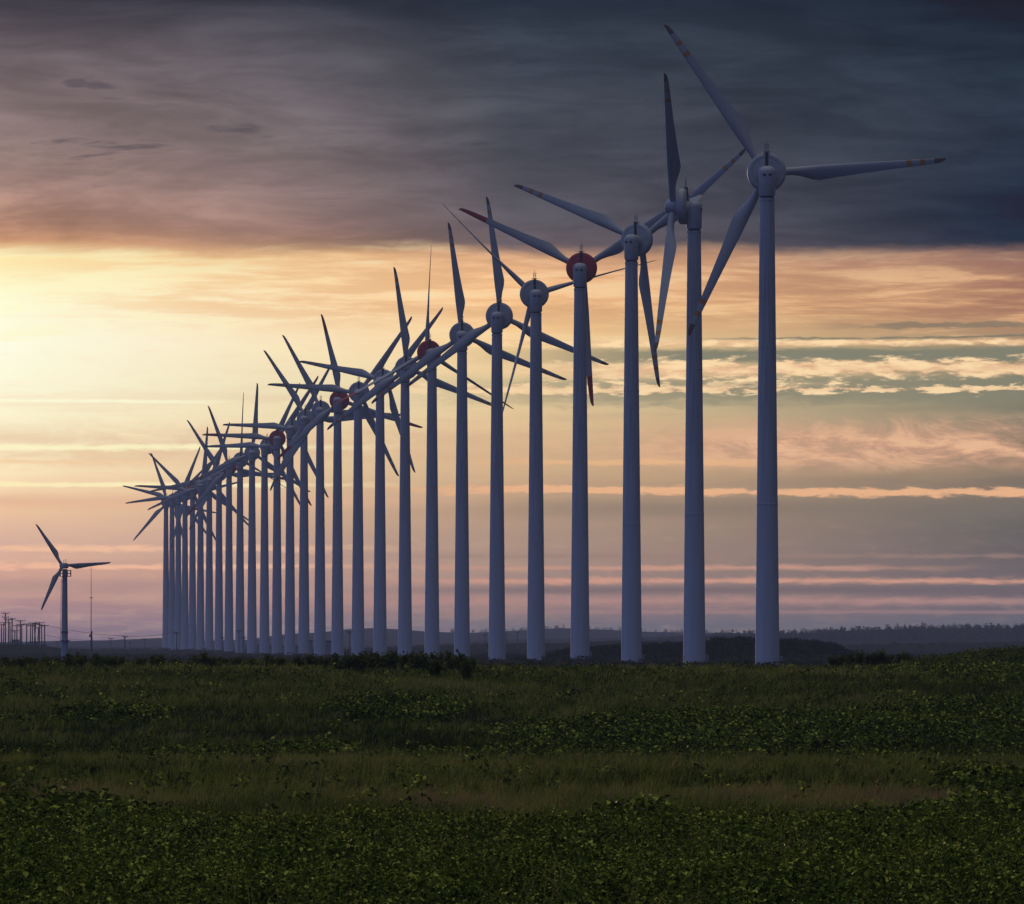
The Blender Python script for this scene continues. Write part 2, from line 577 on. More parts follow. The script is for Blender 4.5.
PY = [-3000, 0, 70, 90, 118, 136, 150, 200, 240, 260, 275, 300, 350, 400, 420, 450, 500, 580, 700, 12000]
PZ = [0.3, 0.25, 0.05, 0.02, 0.0, -0.02, -0.04, 0.04, -0.10, -0.14, 0.42, 0.95, 1.58, 1.86, 1.84, 1.6, 0.95, 0.5, 0.4, 0.4]


def px2x(px, d):
    return (px - 512) / FPX * d


def hgt(y, d):
    return CAM_Z + (HORIZON - y) / FPX * d


def ridge(x, y, d0, near, far, pts):
    """A hill whose crest runs across at distance d0; pts are (x, crest height) in metres."""
    xs = np.array([p[0] for p in pts])
    zs = np.array([p[1] for p in pts])
    h = np.interp(x, xs, zs)
    g = np.where(y < d0, np.exp(-((y - d0) / near) ** 2), np.exp(-((y - d0) / far) ** 2))
    return h * g


def crest(d, lst):
    return [(px2x(px, d), hgt(y, d) - 0.4) for px, y in lst]


MOUND_D = 1760
R_MOUND = crest(MOUND_D, [(300, 664), (540, 661), (570, 652), (640, 649), (690, 647), (715, 643), (745, 641.5), (780, 643.5), (815, 645), (832, 649), (850, 658), (880, 664)])
R_MOUND = [(x, max(z, 0)) for x, z in R_MOUND]
POLE_D = 2950
R_POLES = [(px2x(px, POLE_D), z) for px, z in [(-420, 1.2), (-120, 2.4), (-20, 3.4), (12, 3.6), (36, 3.3), (55, 1.6), (75, 0.5), (110, 0.0)]]
RIGHT_D = 5400
R_RIGHT = crest(RIGHT_D, [(560, 649.5), (640, 645), (690, 640), (740, 638), (800, 636.5), (860, 633), (920, 631), (980, 630.5), (1060, 630.5), (1300, 631), (1600, 640)])
MID_D = 3600
R_MID = crest(MID_D, [(330, 650), (420, 646.5), (470, 645), (520, 643), (560, 644), (620, 641), (680, 642), (740, 644), (860, 645), (980, 643), (1100, 641), (1300, 643)])
MID2_D = 6400
R_MID2 = crest(MID2_D, [(350, 647), (420, 645), (480, 641), (540, 638.5), (600, 639), (660, 637), (720, 635), (800, 634)])
FAR_D = 8600
R_FAR = crest(FAR_D, [(-300, 641), (-60, 643), (40, 641.5), (110, 640.5), (160, 638), (200, 641), (250, 640), (290, 634), (320, 632.5), (350, 629), (375, 628), (400, 629.5), (430, 632), (470, 633), (520, 630.5),
                      (560, 628.5), (600, 630), (650, 632), (720, 633), (800, 634), (1100, 636)])
HILL_D = 470


def hill_right(x, y):
    """The scrubby rise at the right just behind the meadow crest."""
    u = sst(x, 17.0, 24.0) * 0.55 + sst(x, 22.5, 31) * 0.45
    return 1.25 * u * np.exp(-((y - HILL_D) / 45) ** 2)


def ground_z(x, y):
    x = np.asarray(x, float)
    y = np.asarray(y, float)
    z = np.interp(y, PY, PZ)
    near = 1 - sst(y, 420, 560)
    z = z + near * (0.11 * vnoise(x, y * 0.6, 23) + 0.035 * vnoise(x + 40, y, 7.5))
    # bank is broken into hollows
    z = z + 0.10 * np.exp(-((y - 300) / 40) ** 2) * vnoise(x + 11, y * 0.8, 14)
    # the crest stands a little higher at the left
    z = z + 0.16 * np.exp(-((y - 400) / 50) ** 2) * (1 - sst(x, -12, 2)) + 0.05 * np.exp(-((y - 400) / 50) ** 2) * vnoise(x, y, 17)
    z = z + hill_right(x, y)
    fa = sst(y, 900, 1600)
    z = z + fa * (0.25 * vnoise(x, y, 160) + 0.12 * vnoise(x, y * 0.5, 47)) * 0.6
    rough = 1 + 0.0 * x
    z = z + ridge(x, y, MOUND_D, 110, 50, R_MOUND) * (1 + 0.06 * vnoise(x, y, 9))
    z = z + ridge(x, y, POLE_D, 300, 200, R_POLES)
    z = z + ridge(x, y, MID_D, 300, 300, R_MID) * (1 + 0.14 * vnoise(x, y, 60))
    z = z + np.maximum(0, ridge(x, y, RIGHT_D, 600, 500, R_RIGHT) * (1 + 0.04 * vnoise(x, y * 0.4, 180)))
    z = z + ridge(x, y, MID2_D, 700, 500, R_MID2) * (1 + 0.06 * vnoise(x, y, 140))
    z = z + ridge(x, y, FAR_D, 900, 700, R_FAR) * (1 + 0.03 * vnoise(x, y, 260))
    return z


def build_ground():
    ys = np.concatenate([np.linspace(-300, 60, 16), np.linspace(65, 480, 260), np.geomspace(484, 1500, 90), np.geomspace(1505, 2000, 70), np.geomspace(2010, 10300, 190)])
    s = np.linspace(-1, 1, 401)
    t = 0.22 * s + 0.78 * s ** 5
    w = 130 + 0.34 * np.abs(ys)
    X = t[None, :] * w[:, None]
    Y = np.repeat(ys[:, None], len(s), 1)
    Z = ground_z(X, Y)
    v = np.stack([X, Y, Z], -1).reshape(-1, 3)
    ny, nx = X.shape
    i = np.arange(ny - 1)[:, None] * nx + np.arange(nx - 1)[None, :]
    f = np.stack([i, i + 1, i + nx + 1, i + nx], -1).reshape(-1)
    M = Mat('meadow_soil')
    a = M.noise(0.02, 6, 0.6, obj=False)
    b = M.noise(0.35, 6, 0.65, obj=False)
    c = M.noise(4.0, 5, 0.65, obj=False)
    col = M.ramp(a, [(0.3, (0.018, 0.024, 0.012)), (0.5, (0.032, 0.036, 0.019)), (0.7, (0.048, 0.046, 0.026))])
    col = M.mix(0.5, col, M.ramp(b, [(0.35, (0.014, 0.02, 0.009)), (0.65, (0.052, 0.053, 0.028))]))
    col = M.mix(0.4, col, M.ramp(c, [(0.35, (0.008, 0.010, 0.005)), (0.7, (0.03, 0.034, 0.017))]))
    M.t.links.new(col, M.p.inputs['Base Color'])
    M.p.inputs['Roughness'].default_value = 0.9
    M.p.inputs['Specular IOR Level'].default_value = 0.0
    bp = M.n('ShaderNodeBump')
    bp.inputs['Strength'].default_value = 0.6
    bp.inputs['Distance'].default_value = 0.25
    M.t.links.new(c, bp.inputs['Height'])
    M.t.links.new(bp.outputs[0], M.p.inputs['Normal'])
    o = link('ground', raw_mesh('ground', v, f, np.full((ny - 1) * (nx - 1), 4), M.m, smooth=True))
    o['kind'] = 'structure'


build_ground()

# ------------------------------------------------------------------ haze
bm = bmesh.new()
box(bm, 0, 5050, 54, 8600, 11200, 122)
hm = bpy.data.materials.new('haze_air')
hm.use_nodes = True
hm.node_tree.nodes.clear()
pv = hm.node_tree.nodes.new('ShaderNodeVolumePrincipled')
pv.inputs['Color'].default_value = (*HAZE_COLOR, 1)
pv.inputs['Density'].default_value = HAZE_DENSITY
pv.inputs['Anisotropy'].default_value = 0.25
ho = hm.node_tree.nodes.new('ShaderNodeOutputMaterial')
hm.node_tree.links.new(pv.outputs[0], ho.inputs['Volume'])
hz = link('haze', from_bm(bm, 'haze', (hm,)))
hz['kind'] = 'stuff'

# ------------------------------------------------------------------ wind turbines
SPACING = 0.0857
D1 = 1300.0
BLADE_R = 26.4


def tower_mesh(h):
    bm = bmesh.new()
    r0, r1 = 1.78, 1.08
    prof = [(r0 + 0.02, -0.6), (r0 + 0.02, 0.25), (r0, 0.27)]
    for zz in (23.5, 46.5):
        rr = r0 + (r1 - r0) * zz / h
        prof += [(rr, zz), (rr + 0.035, zz + 0.02), (rr + 0.035, zz + 0.16), (rr - 0.003, zz + 0.18)]
    prof += [(r1, h - 0.35), (r1 + 0.06, h - 0.33), (r1 + 0.06, h)]
    lathe(bm, prof, 48)
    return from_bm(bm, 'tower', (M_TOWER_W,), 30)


HT = 68.6                       # tower top above its foot; the rotor axis is 3.9 m higher
AX = 3.9
tower_me = tower_mesh(HT)
bm = bmesh.new()
lathe(bm, [(1.0, HT), (1.0, HT + 0.30)], 40)
collar_me = from_bm(bm, 'yaw_collar', (M_BLACK,), 30)

# neck and dome of the nacelle, then the short horizontal barrel reaching the generator
bm = bmesh.new()
prof = [(1.12, 0.30), (1.2, 0.5)]
for k in range(13):
    a = math.pi / 2 * k / 12
    prof.append((1.27 * math.cos(a) ** 0.75 if k < 12 else 0.02, 3.75 + 1.0 * math.sin(a)))
lathe(bm, prof, 40, Matrix.Translation((0, 0, HT)))
lathe(bm, [(1.15, 0), (1.15, 1.75)], 32, Matrix.Translation((0, 0.0, HT + AX - 0.35)) @ Matrix.Rotation(-math.pi / 2, 4, 'X'))
nacelle_me = from_bm(bm, 'nacelle', (M_NAC,), 40)

vent_me = []
for sx in (-1, 1):
    bm = bmesh.new()
    box(bm, sx * 0.42, -1.21, HT + AX - 0.50, 0.50, 0.16, 0.30, bevel=0.04)
    vent_me.append(from_bm(bm, 'vent', (M_BLACK,)))

RY = Matrix.Rotation(-math.pi / 2, 4, 'X')    # spins a lathe about +Y


def ring_mesh(mat, name):
    bm = bmesh.new()
    T = Matrix.Translation((0, 1.7, HT + AX)) @ RY
    lathe(bm, [(1.0, 0.0), (2.55, 0.0), (2.72, 0.08), (2.85, 0.25), (2.85, 1.0), (2.7, 1.2), (1.4, 1.3)], 64, T)
    lathe(bm, [(2.2, -0.05), (2.45, -0.05), (2.45, 0.02), (2.2, 0.02)], 64, T, cap0=False, cap1=False)
    for k in range(12):
        a = 2 * math.pi * k / 12 + 0.13
        box(bm, 1.7 * math.cos(a), 1.66, HT + AX + 1.7 * math.sin(a), 0.10, 0.12, 0.10)
    return from_bm(bm, 'generator_ring', (mat,), 35)


ring_white = ring_mesh(M_RING, 'generator_ring')
ring_red = ring_mesh(M_RED, 'generator_ring')

bm = bmesh.new()
lathe(bm, [(1.35, 0.0), (1.4, 0.5), (1.35, 1.2), (1.1, 1.8), (0.65, 2.2), (0.05, 2.35)], 40, Matrix.Translation((0, 3.0, HT + AX)) @ RY)
hub_me = from_bm(bm, 'hub', (M_NAC,), 40)

# service hatch strip up the back of the generator, with the instrument rack on top
bm = bmesh.new()
box(bm, 0, 1.66, HT + AX + 1.95, 0.46, 0.18, 2.1, bevel=0.03)
hatch_me = from_bm(bm, 'ladder_strip', (M_BLACK,))
bm = bmesh.new()
zt = HT + AX + 2.8
box(bm, 0, 1.9, zt + 0.22, 1.1, 0.5, 0.10)
box(bm, 0, 1.9, zt + 0.05, 0.4, 0.4, 0.5)
tube(bm, (-0.22, 1.9, zt + 0.2), (-0.22, 1.9, zt + 1.25), 0.05)
tube(bm, (0.22, 1.9, zt + 0.2), (0.22, 1.9, zt + 1.25), 0.05)
tube(bm, (-0.3, 1.9, zt + 0.85), (0.3, 1.9, zt + 0.85), 0.04)
tube(bm, (0.02, 1.9, zt + 0.2), (0.02, 1.9, zt + 1.9), 0.035)
for s in (-1, 1):
    lathe(bm, [(0.02, 0), (0.10, 0.03), (0.10, 0.14), (0.02, 0.2)], 10, Matrix.Translation((s * 0.22, 1.9, zt + 1.2)))
mast_me = from_bm(bm, 'weather_mast', (M_STEEL,), 40)

def blade_mesh(red, Rr=BLADE_R, root=0.9, scale_c=1.0, name='blade', tips=True):
    """One blade along +Z from the rotor axis: round root, kinked trailing edge, slim tip."""
    st = [(root, 1.10, 1.05), (2.9, 1.12, 1.0), (3.8, 1.15, 0.95), (5.0, 1.45, 0.72), (6.4, 1.95, 0.46), (7.4, 2.16, 0.36), (8.2, 2.12, 0.32), (10, 1.90, 0.27),
          (13, 1.60, 0.23), (16.5, 1.30, 0.20), (19.9, 1.05, 0.18), (20.0, 1.04, 0.18), (20.7, 1.00, 0.18), (21.9, .92, 0.17), (22.6, .86, 0.17),
          (23.9, 0.74, 0.17), (24.9, 0.58, 0.17), (25.4, 0.36, 0.18), (25.6, 0.10, 0.25)]
    kf = Rr / 25.6
    bm = bmesh.new()
    n = 20
    rings = []
    for r, c, th in st:
        tw = R(13) * max(0, 1 - r / 20) ** 1.3 if r > 3 else R(8)
        le = -0.5 * min(c, 1.12) if r < 8 else -0.56 * (1 - (r - 8) / 17.6 * 0.72)
        rg = []
        for k in range(n):
            a = 2 * math.pi * k / n
            u = 0.5 - 0.5 * math.cos(a)
            rd = max(0.0, min(1.0, (th - 0.4) / 0.6))          # 1 = round root
            prof = math.sin(a) * 0.5 * (rd + (1 - rd) * (1 - u) ** 0.45 * 1.25)
            x = le + u * c
            y = prof * th * c
            rg.append(bm.verts.new((kf * scale_c * (x * math.cos(tw) - y * math.sin(tw)), kf * scale_c * (x * math.sin(tw) + y * math.cos(tw)) - 0.022 * r * r / 25 * kf, r * kf)))
        rings.append(rg)
    for i in range(len(rings) - 1):
        r = 0.5 * (st[i][0] + st[i + 1][0])
        mi = 0
        if tips:
            if red and r > 20:
                mi = 1
            elif not red:
                if 20.0 < r < 20.7 or 21.9 < r < 22.6:
                    mi = 1
                elif r > 23.9:
                    mi = 2
        for k in range(n):
            bm.faces.new((rings[i][k], rings[i][(k + 1) % n], rings[i + 1][(k + 1) % n], rings[i + 1][k])).material_index = mi
    bm.faces.new(list(reversed(rings[0])))
    bm.faces.new(rings[-1]).material_index = 0 if not tips else (1 if red else 2)
    return from_bm(bm, name, (M_BLADE, M_RED if red else M_ORANGE, M_TIP), 50)


blade_white = blade_mesh(False)
blade_red = blade_mesh(True)

ORD = ['', 'first', 'second', 'third', 'fourth', 'fifth', 'sixth', 'seventh', 'eighth', 'ninth', 'tenth', 'eleventh', 'twelfth', 'thirteenth', 'fourteenth']
TX = [767.3, 694.3, 631.5, 580, 536, 497, 462, 432, 405, 380, 358, 337.5, 320, 304, 290, 277, 264.5, 252, 240, 229, 219, 209.3, 200.5, 192.5, 185, 178.3, 172, 166]
TH = [171.3, 206, 239, 267.3, 293.5, 315.5, 334.5, 352, 367.5, 380, 392, 400, 410, 418.5, 428, 438.5, 446, 452.5, 459.6, 467.3, 474, 480, 485.5, 490, 494, 496.5, 499.5, 502]
#        phase yaw pitch
ROT = [(85.5, 0, 0), (-36, -79, -78), (53, 25, 0), (56, 8, 0), (73, -8, 78), (114, 12, 0), (113, 0, 0), (0, -18, 74), (113, 8, 0), (42, 24, 0),
       (35, 5, 0), (108, 12, 0), (93, 5, 0), (88, 12, 0), (33, 22, 0), (33, 0, 0), (30, 25, 0), (4, 0, 0), (1, 5, 80), (101, 0, 0),
       (89, 3, 0), (19, 0, 0), (6, 5, 0), (34, -5, 0), (77, 10, 0), (23, 5, 0), (45, 8, 0), (102, 8, 0)]
RED = {3, 7, 11, 15, 19, 23}
LABELS = [
    'tallest and nearest white wind turbine at the right end of the row, one blade level',
    'white wind turbine turned side-on with its rotor to the left, second from the right end',
    'white wind turbine third from the right end, one blade hanging almost straight down',
    'nearest turbine with a dark red generator ring and red blade tips, fourth from the right',
    'white turbine just left of the nearest red-ringed one, its blades feathered to thin lines',
    'white turbine sixth from the right, one blade nearly upright and two spread low',
    'white turbine seventh from the right, just right of the second red-ringed turbine',
    'red-ringed turbine eighth from the right, its thin feathered blade standing straight up',
    'white turbine just left of the second red-ringed turbine, ninth from the right',
    'white turbine tenth from the right with one blade rising right and one level left',
    'white turbine just right of the third red-ringed turbine, eleventh from the right',
    'red-ringed turbine twelfth from the right with a red-tipped blade pointing steeply up',
    'white turbine just left of the third red-ringed turbine, thirteenth from the right',
    'white turbine fourteenth from the right, blade slanting up to the left above its neighbours',
    'white turbine just right of the fourth red-ringed turbine, fourteenth from the left',
    'red-ringed turbine thirteenth from the left with a level red-tipped blade pointing left',
    'white turbine just left of the fourth red-ringed turbine, twelfth from the left',
    'white turbine eleventh from the left with one broad blade standing straight up',
    'white turbine tenth from the left with one hair-thin blade standing straight up',
    'red-ringed turbine ninth from the left in the distant half of the row',
    'white distant turbine eighth from the left, just left of a red-ringed one',
    'white distant turbine seventh from the left, one blade leaning up to the right',
    'white distant turbine sixth from the left, one blade nearly upright',
    'farthest red-ringed turbine, fifth from the left in the crowded end of the row',
    'white distant turbine fourth from the left, just left of the farthest red-ringed one',
    'white distant turbine third from the left in the crowded far end of the row',
    'white distant turbine second from the left end of the long row',
    'smallest and farthest white turbine of the long row, at its left end',
]


def make_turbine(k):
    d = D1 * (1 + SPACING * k)
    X = px2x(TX[k], d)
    z_axis = hgt(TH[k], d)
    foot = z_axis - (HT + AX)
    gz = float(ground_z(X, d))
    t = thing('wind_turbine', LABELS[k], 'wind turbine', (X, d, gz), 'wind turbines standing in one long row')
    sc = (z_axis - gz) / (HT + AX)
    phase, yaw, pitch = ROT[k]
    red = k in RED
    back = Matrix.Translation((0, -0.55 if k == 1 else 0.0, 0))
    Y = Matrix.Rotation(R(-yaw), 4, 'Z')
    o = link('tower', tower_me, t)
    o.matrix_basis = Matrix.Diagonal((1, 1, sc, 1))
    up = Matrix.Translation((0, 0, HT * sc - HT + (AX * sc - AX)))
    for nm, me in (('yaw_collar', collar_me), ('nacelle', nacelle_me), ('generator_ring', ring_red if red else ring_white), ('hub', hub_me), ('ladder_strip', hatch_me), ('weather_mast', mast_me)):
        p = link(nm, me, t)
        p.matrix_basis = up @ Y @ (back if nm in ('generator_ring', 'hub', 'ladder_strip', 'weather_mast') else Matrix())
        if nm == 'generator_ring' and red:
            p['label'] = 'dark red generator ring'
        if nm == 'nacelle':
            for vme in vent_me:
                link('vent', vme, p)
    for j in range(3):
        b = link('blade', blade_red if red else blade_white, t)
        b.matrix_basis = up @ Y @ back @ Matrix.Translation((0, 3.9, HT + AX)) @ Matrix.Rotation(R(3.4), 4, 'X') @ Matrix.Rotation(R(phase + 120 * j), 4, 'Y') @ Matrix.Rotation(R(pitch), 4, 'Z') @ Matrix.Scale(1.0 if k == 0 else 0.965 if k < 5 else 0.955, 4)
        if red:
            b['label'] = 'blade with a red tip'
    return t


for k in range(28):
    make_turbine(k)

# ------------------------------------------------------------------ the small lone turbine at the left
SD = 1560.0
SX = px2x(64.8, SD)
sg = float(ground_z(SX, SD))
shub = hgt(565.6, SD)
sh = shub - sg
t = thing('small_wind_turbine', 'small old wind turbine standing alone at the left, railed platform below its nacelle', 'wind turbine', (SX, SD, sg))
bm = bmesh.new()
lathe(bm, [(0.66, -0.5), (0.62, 0.1), (0.56, 3.55), (0.44, sh - 0.6)], 32)
tw = link('tower', from_bm(bm, 'tower', (M_TOWER,), 30), t)
bm = bmesh.new()
lathe(bm, [(0.57, 3.55), (0.92, 3.6), (0.92, 3.72), (0.55, 3.78)], 32)
lathe(bm, [(0.575, 4.9), (0.60, 4.95), (0.60, 5.3), (0.56, 5.35)], 32)
link('flange', from_bm(bm, 'flange', (M_STEEL,), 30), tw)
bm = bmesh.new()
for s in (-0.16, 0.16):
    tube(bm, (-0.72, s, 3.8), (-0.62, s, sh - 2.3), 0.035)
for q in range(int((sh - 6) / 0.42)):
    f = q / ((sh - 6) / 0.42)
    xx = -0.72 + 0.1 * f
    zz = 3.9 + q * 0.42
    tube(bm, (xx, -0.16, zz), (xx, 0.16, zz), 0.03, seg=6)
    if q % 3 == 0:
        tube(bm, (xx, 0, zz), (-0.48, 0, zz), 0.025, seg=6)
link('ladder', from_bm(bm, 'ladder', (M_STEEL,), 40), tw)
bm = bmesh.new()
pz = sh - 1.9
box(bm, 0.12, 0, pz, 1.9, 1.6, 0.10)
for x_ in (-0.8, -0.3, 0.45, 1.05):
    for y_ in (-0.78, 0.78):
        tube(bm, (x_, y_, pz), (x_, y_, pz + 1.05), 0.065)
for zz in (0.55, 1.05):
    for y_ in (-0.78, 0.78):
        tube(bm, (-0.8, y_, pz + zz), (1.05, y_, pz + zz), 0.065)
    for x_ in (-0.8, 1.05):
        tube(bm, (x_, -0.78, pz + zz), (x_, 0.78, pz + zz), 0.065)
link('platform', from_bm(bm, 'platform', (M_STEEL,), 40), t)
bm = bmesh.new()
Ys = Matrix.Rotation(R(18), 4, 'Z')
box(bm, 0, 0.2, sh - 0.05, 0.95, 2.3, 0.95, Ys, bevel=0.2)
nc = link('nacelle', from_bm(bm, 'nacelle', (M_NAC,), 40), t)
bm = bmesh.new()
tube(bm, (-0.15, -0.2, sh + 0.4), (-0.15, -0.2, sh + 1.0), 0.05)
tube(bm, (0.22, -0.5, sh + 0.4), (0.22, -0.5, sh + 1.15), 0.05)
link('wind_sensor', from_bm(bm, 'wind_sensor', (M_STEEL,), 40), nc)
bm = bmesh.new()
lathe(bm, [(0.5, 0), (0.52, 0.35), (0.35, 0.7), (0.04, 0.85)], 24, Ys @ Matrix.Translation((0, 1.35, sh)) @ RY)
link('hub', from_bm(bm, 'hub', (M_NAC,), 40), t)
sb = blade_mesh(False, 8.75, 0.9, 1.35, 'small_blade', tips=False)
for j in range(3):
    b = link('blade', sb, t)
    b.matrix_basis = Ys @ Matrix.Translation((0, 1.62, sh)) @ Matrix.Rotation(R(86 + 120 * j), 4, 'Y')

# ------------------------------------------------------------------ utility poles on the left rise


def utility_pole(px, top, d, label, arms=1, lean=0.0, r=0.23, group='utility poles on the low rise', base=None, name='utility_pole', wide=2.4):
    X = px2x(px, d)
    g = float(ground_z(X, d))
    h = hgt(top, d) - g
    t = thing(name, label, 'utility pole', (X, d, g), group)
    lx = math.tan(R(lean)) * h
    bm = bmesh.new()
    tube(bm, (0, 0, -0.5), (lx, 0, h), r, r * 0.72, 10)
    link('pole', from_bm(bm, 'pole', (M_WOODPOLE,), 40), t)
    for q in range(arms):
        zz = h - 0.25 - q * 1.3
        xx = lx * zz / h
        w = wide * (1 - 0.18 * q)
        bm = bmesh.new()
        box(bm, xx, -0.2, zz, w, 0.16, 0.18)
        tube(bm, (xx - w * 0.3, -0.2, zz - 0.05), (xx, -0.1, zz - 0.7), 0.04)
        tube(bm, (xx + w * 0.3, -0.2, zz - 0.05), (xx, -0.1, zz - 0.7), 0.04)
        ca = link('crossarm', from_bm(bm, 'crossarm', (M_WOODPOLE,), 40), t)
        for s in (-0.46, -0.2, 0.46):
            bm = bmesh.new()
            lathe(bm, [(0.05, 0), (0.11, 0.1), (0.06, 0.16), (0.11, 0.24), (0.05, 0.34)], 10, Matrix.Translation((xx + s * w, -0.2, zz + 0.09)))
            link('insulator', from_bm(bm, 'insulator', (M_CERAMIC,), 40), ca)
    return t, Vector((X + lx, d - 0.2, g + h))


PD = [
    (1.6, 624, 2900, 'short utility pole at the very left edge of the picture', 1, 0),
    (5.6, 612.5, 2860, 'tallest utility pole of the cluster, with a double crossarm', 2, 0),
    (8.6, 619, 3000, 'thick utility pole just right of the tallest one', 1, 0),
    (12.2, 618, 2900, 'wide-armed utility pole second tallest in the cluster', 1, 0),
    (17.0, 625, 2960, 'slim utility pole with a low crossarm left of the cross-shaped one', 1, 0),
    (20.4, 620, 2880, 'cross-shaped utility pole with a spike above two arms, mid cluster', 2, 0),
    (21.8, 624, 3050, 'slim pole half hidden behind the cross-shaped pole, no wider than its arm', 1, 0),
    (26.8, 623.5, 2900, 'straight single-arm utility pole at the middle of the cluster', 1, 0),
    (30.4, 625, 2980, 'bare-topped utility pole leaning slightly, right of the middle of the cluster', 1, 1.5),
    (34.2, 623, 2900, 'utility pole leaning right, left half of a leaning pair', 1, 4),
    (36.0, 624, 2940, 'utility pole leaning left, right half of a leaning pair', 1, -5),
    (39.6, 622, 2870, 'tall utility pole third from the right end of the cluster', 1, 0),
    (42.0, 624.5, 3000, 'utility pole second from the right end of the cluster', 1, -1),
    (44.7, 625, 2880, 'rightmost utility pole of the cluster, where the long wires begin', 1, 0),
    (3.6, 622, 3020, 'slim pole between the edge pole and the tallest one', 1, 1),
    (10.4, 622, 3060, 'slim pole left of the wide-armed pole, in its shadow', 1, -1),
    (14.6, 630, 2900, 'short bare stub pole right of the wide-armed pole', 1, 2),
    (32.6, 622.5, 3040, 'slim upright pole just left of the leaning pair', 1, 0),
    (37.8, 627, 2980, 'short pole in the gap right of the leaning pair', 1, 3),
]
tops = {}
for i, (px, top, d, lab, arms, lean) in enumerate(PD):
    _, tops[i] = utility_pole(px, top, d, lab, arms, lean, wide=2.2 + 0.5 * (i % 3))

# poles scattered on the plain further right
PF = [
    (125.0, 636, 2700, 'dark utility pole between the small turbine and the row of big turbines', 1, 0.2),
    (111.0, 638, 2900, 'thin utility pole just right of the tall thin mast', 1, 0.10),
    (145.0, 638.5, 3000, 'thin utility pole close left of the farthest big turbine', 1, 0.10),
    (57.5, 641, 3300, 'faint short pole just left of the small turbine', 1, 0.10),
    (130.0, 642, 3300, 'faint short pole right of the dark utility pole', 1, 0.10),
    (176.6, 632, 2450, 'dark post seen between the farthest towers at the left end', 1, 0.14),
    (239.0, 630, 2650, 'tall post standing before the far half of the turbine row', 1, 0.14),
    (243.5, 637, 2650, 'shorter post right beside the tall post between far towers', 1, 0.14),
    (349.6, 631, 2260, 'slim post in the gap right of the third red-ringed turbine', 1, 0.10),
    (222.5, 637, 2900, 'thin post in the gap between far towers, left of the tall post', 1, 0.12),
    (485.0, 634, 3400, 'faint pole in the gap just left of the sixth tower from the right', 1, 0.14),
    (506.6, 633.5, 3400, 'faint pole close right of the sixth tower from the right', 1, 0.16),
    (517.5, 631.5, 3400, 'faint taller pole between the fifth and sixth towers from the right', 1, 0.16),
    (660.0, 638, 3500, 'faint pole on the hazy plain between the second and third towers', 1, 0.14),
]
for i, (px, top, d, lab, arms, r) in enumerate(PF):
    _, tops[20 + i] = utility_pole(px, top, d, lab, arms, 0, r, 'poles scattered over the plain', wide=1.6)


def wire(a, b, sag, label, r=0.06, name='power_line'):
    bm = bmesh.new()
    n = 24
    pts = []
    for i in range(n + 1):
        f = i / n
        p = a.lerp(b, f)
        pts.append(p - Vector((0, 0, 4 * sag * f * (1 - f))))
    ringlist = []
    for p in pts:
        ringlist.append([bm.verts.new(p - a + Vector((0, r * math.cos(k * 2.0944), r * math.sin(k * 2.0944)))) for k in range(3)])
    for x, y in zip(ringlist, ringlist[1:]):
        for k in range(3):
            bm.faces.new((x[k], x[(k + 1) % 3], y[(k + 1) % 3], y[k]))
    o = link(name, from_bm(bm, name, (M_BLACK,)))
    o.location = a
    o['label'] = label
    o['category'] = 'power line'
    o['group'] = 'wires strung over the plain'
    return o


wire(tops[13], tops[20], 0.6, 'upper wire sagging from the rightmost cluster pole to the dark pole on the plain')
wire(tops[13] - Vector((0, 0, 3.2)), tops[20] - Vector((0, 0, 1.0)), 1.0, 'lower wire from the rightmost cluster pole to the dark pole on the plain')
wire(tops[20], tops[25], 0.5, 'wire from the dark pole on the plain towards the far end of the turbine row')

# small buildings between the poles
for px, d, w, h, lab in ((15.5, 2990, 2.6, 1.5, 'pale low hut at the foot of the pole cluster, left of the cross-shaped pole'),
                         (33.0, 2960, 3.0, 0.9, 'pale flat shelter at the foot of the leaning pole pair')):
    X = px2x(px, d)
    g = float(ground_z(X, d))
    t = thing('equipment_hut', lab, 'hut', (X, d, g), 'huts at the foot of the poles')
    bm = bmesh.new()
    box(bm, 0, 0, h / 2 - 0.2, w, 2.0, h + 0.4, bevel=0.03)
    link('wall', from_bm(bm, 'wall', (M_CABIN,)), t)
    bm = bmesh.new()
    box(bm, 0, 0, h + 0.06, w + 0.3, 2.3, 0.12, bevel=0.02)
    link('roof', from_bm(bm, 'roof', (M_CABIN,)), t)

# tall thin guyed mast
MD = 2300
X = px2x(91.6, MD)
g = float(ground_z(X, MD))
mh = hgt(567, MD) - g
t = thing('radio_mast', 'tall hair-thin grey mast right of the small turbine, stout at its foot', 'mast', (X, MD, g))
bm = bmesh.new()
tube(bm, (0, 0, -0.4), (0, 0, mh * 0.29), 0.30, 0.22, 10)
link('pole', from_bm(bm, 'pole', (M_WOODPOLE,), 40), t)
bm = bmesh.new()
tube(bm, (-0.1, 0, mh * 0.05), (-0.1, 0, mh * 0.66), 0.10, 0.09, 8)
tube(bm, (-0.1, 0, mh * 0.66), (-0.1, 0, mh), 0.08, 0.04, 8)
tube(bm, (-0.55, 0, mh * 0.66), (0.4, 0, mh * 0.66), 0.06)
link('whip', from_bm(bm, 'whip', (M_STEEL,), 40), t)
bm = bmesh.new()
box(bm, -0.35, -0.1, mh * 0.24, 0.5, 0.35, 0.7, bevel=0.03)
link('junction_box', from_bm(bm, 'junction_box', (M_STEEL,)), t)

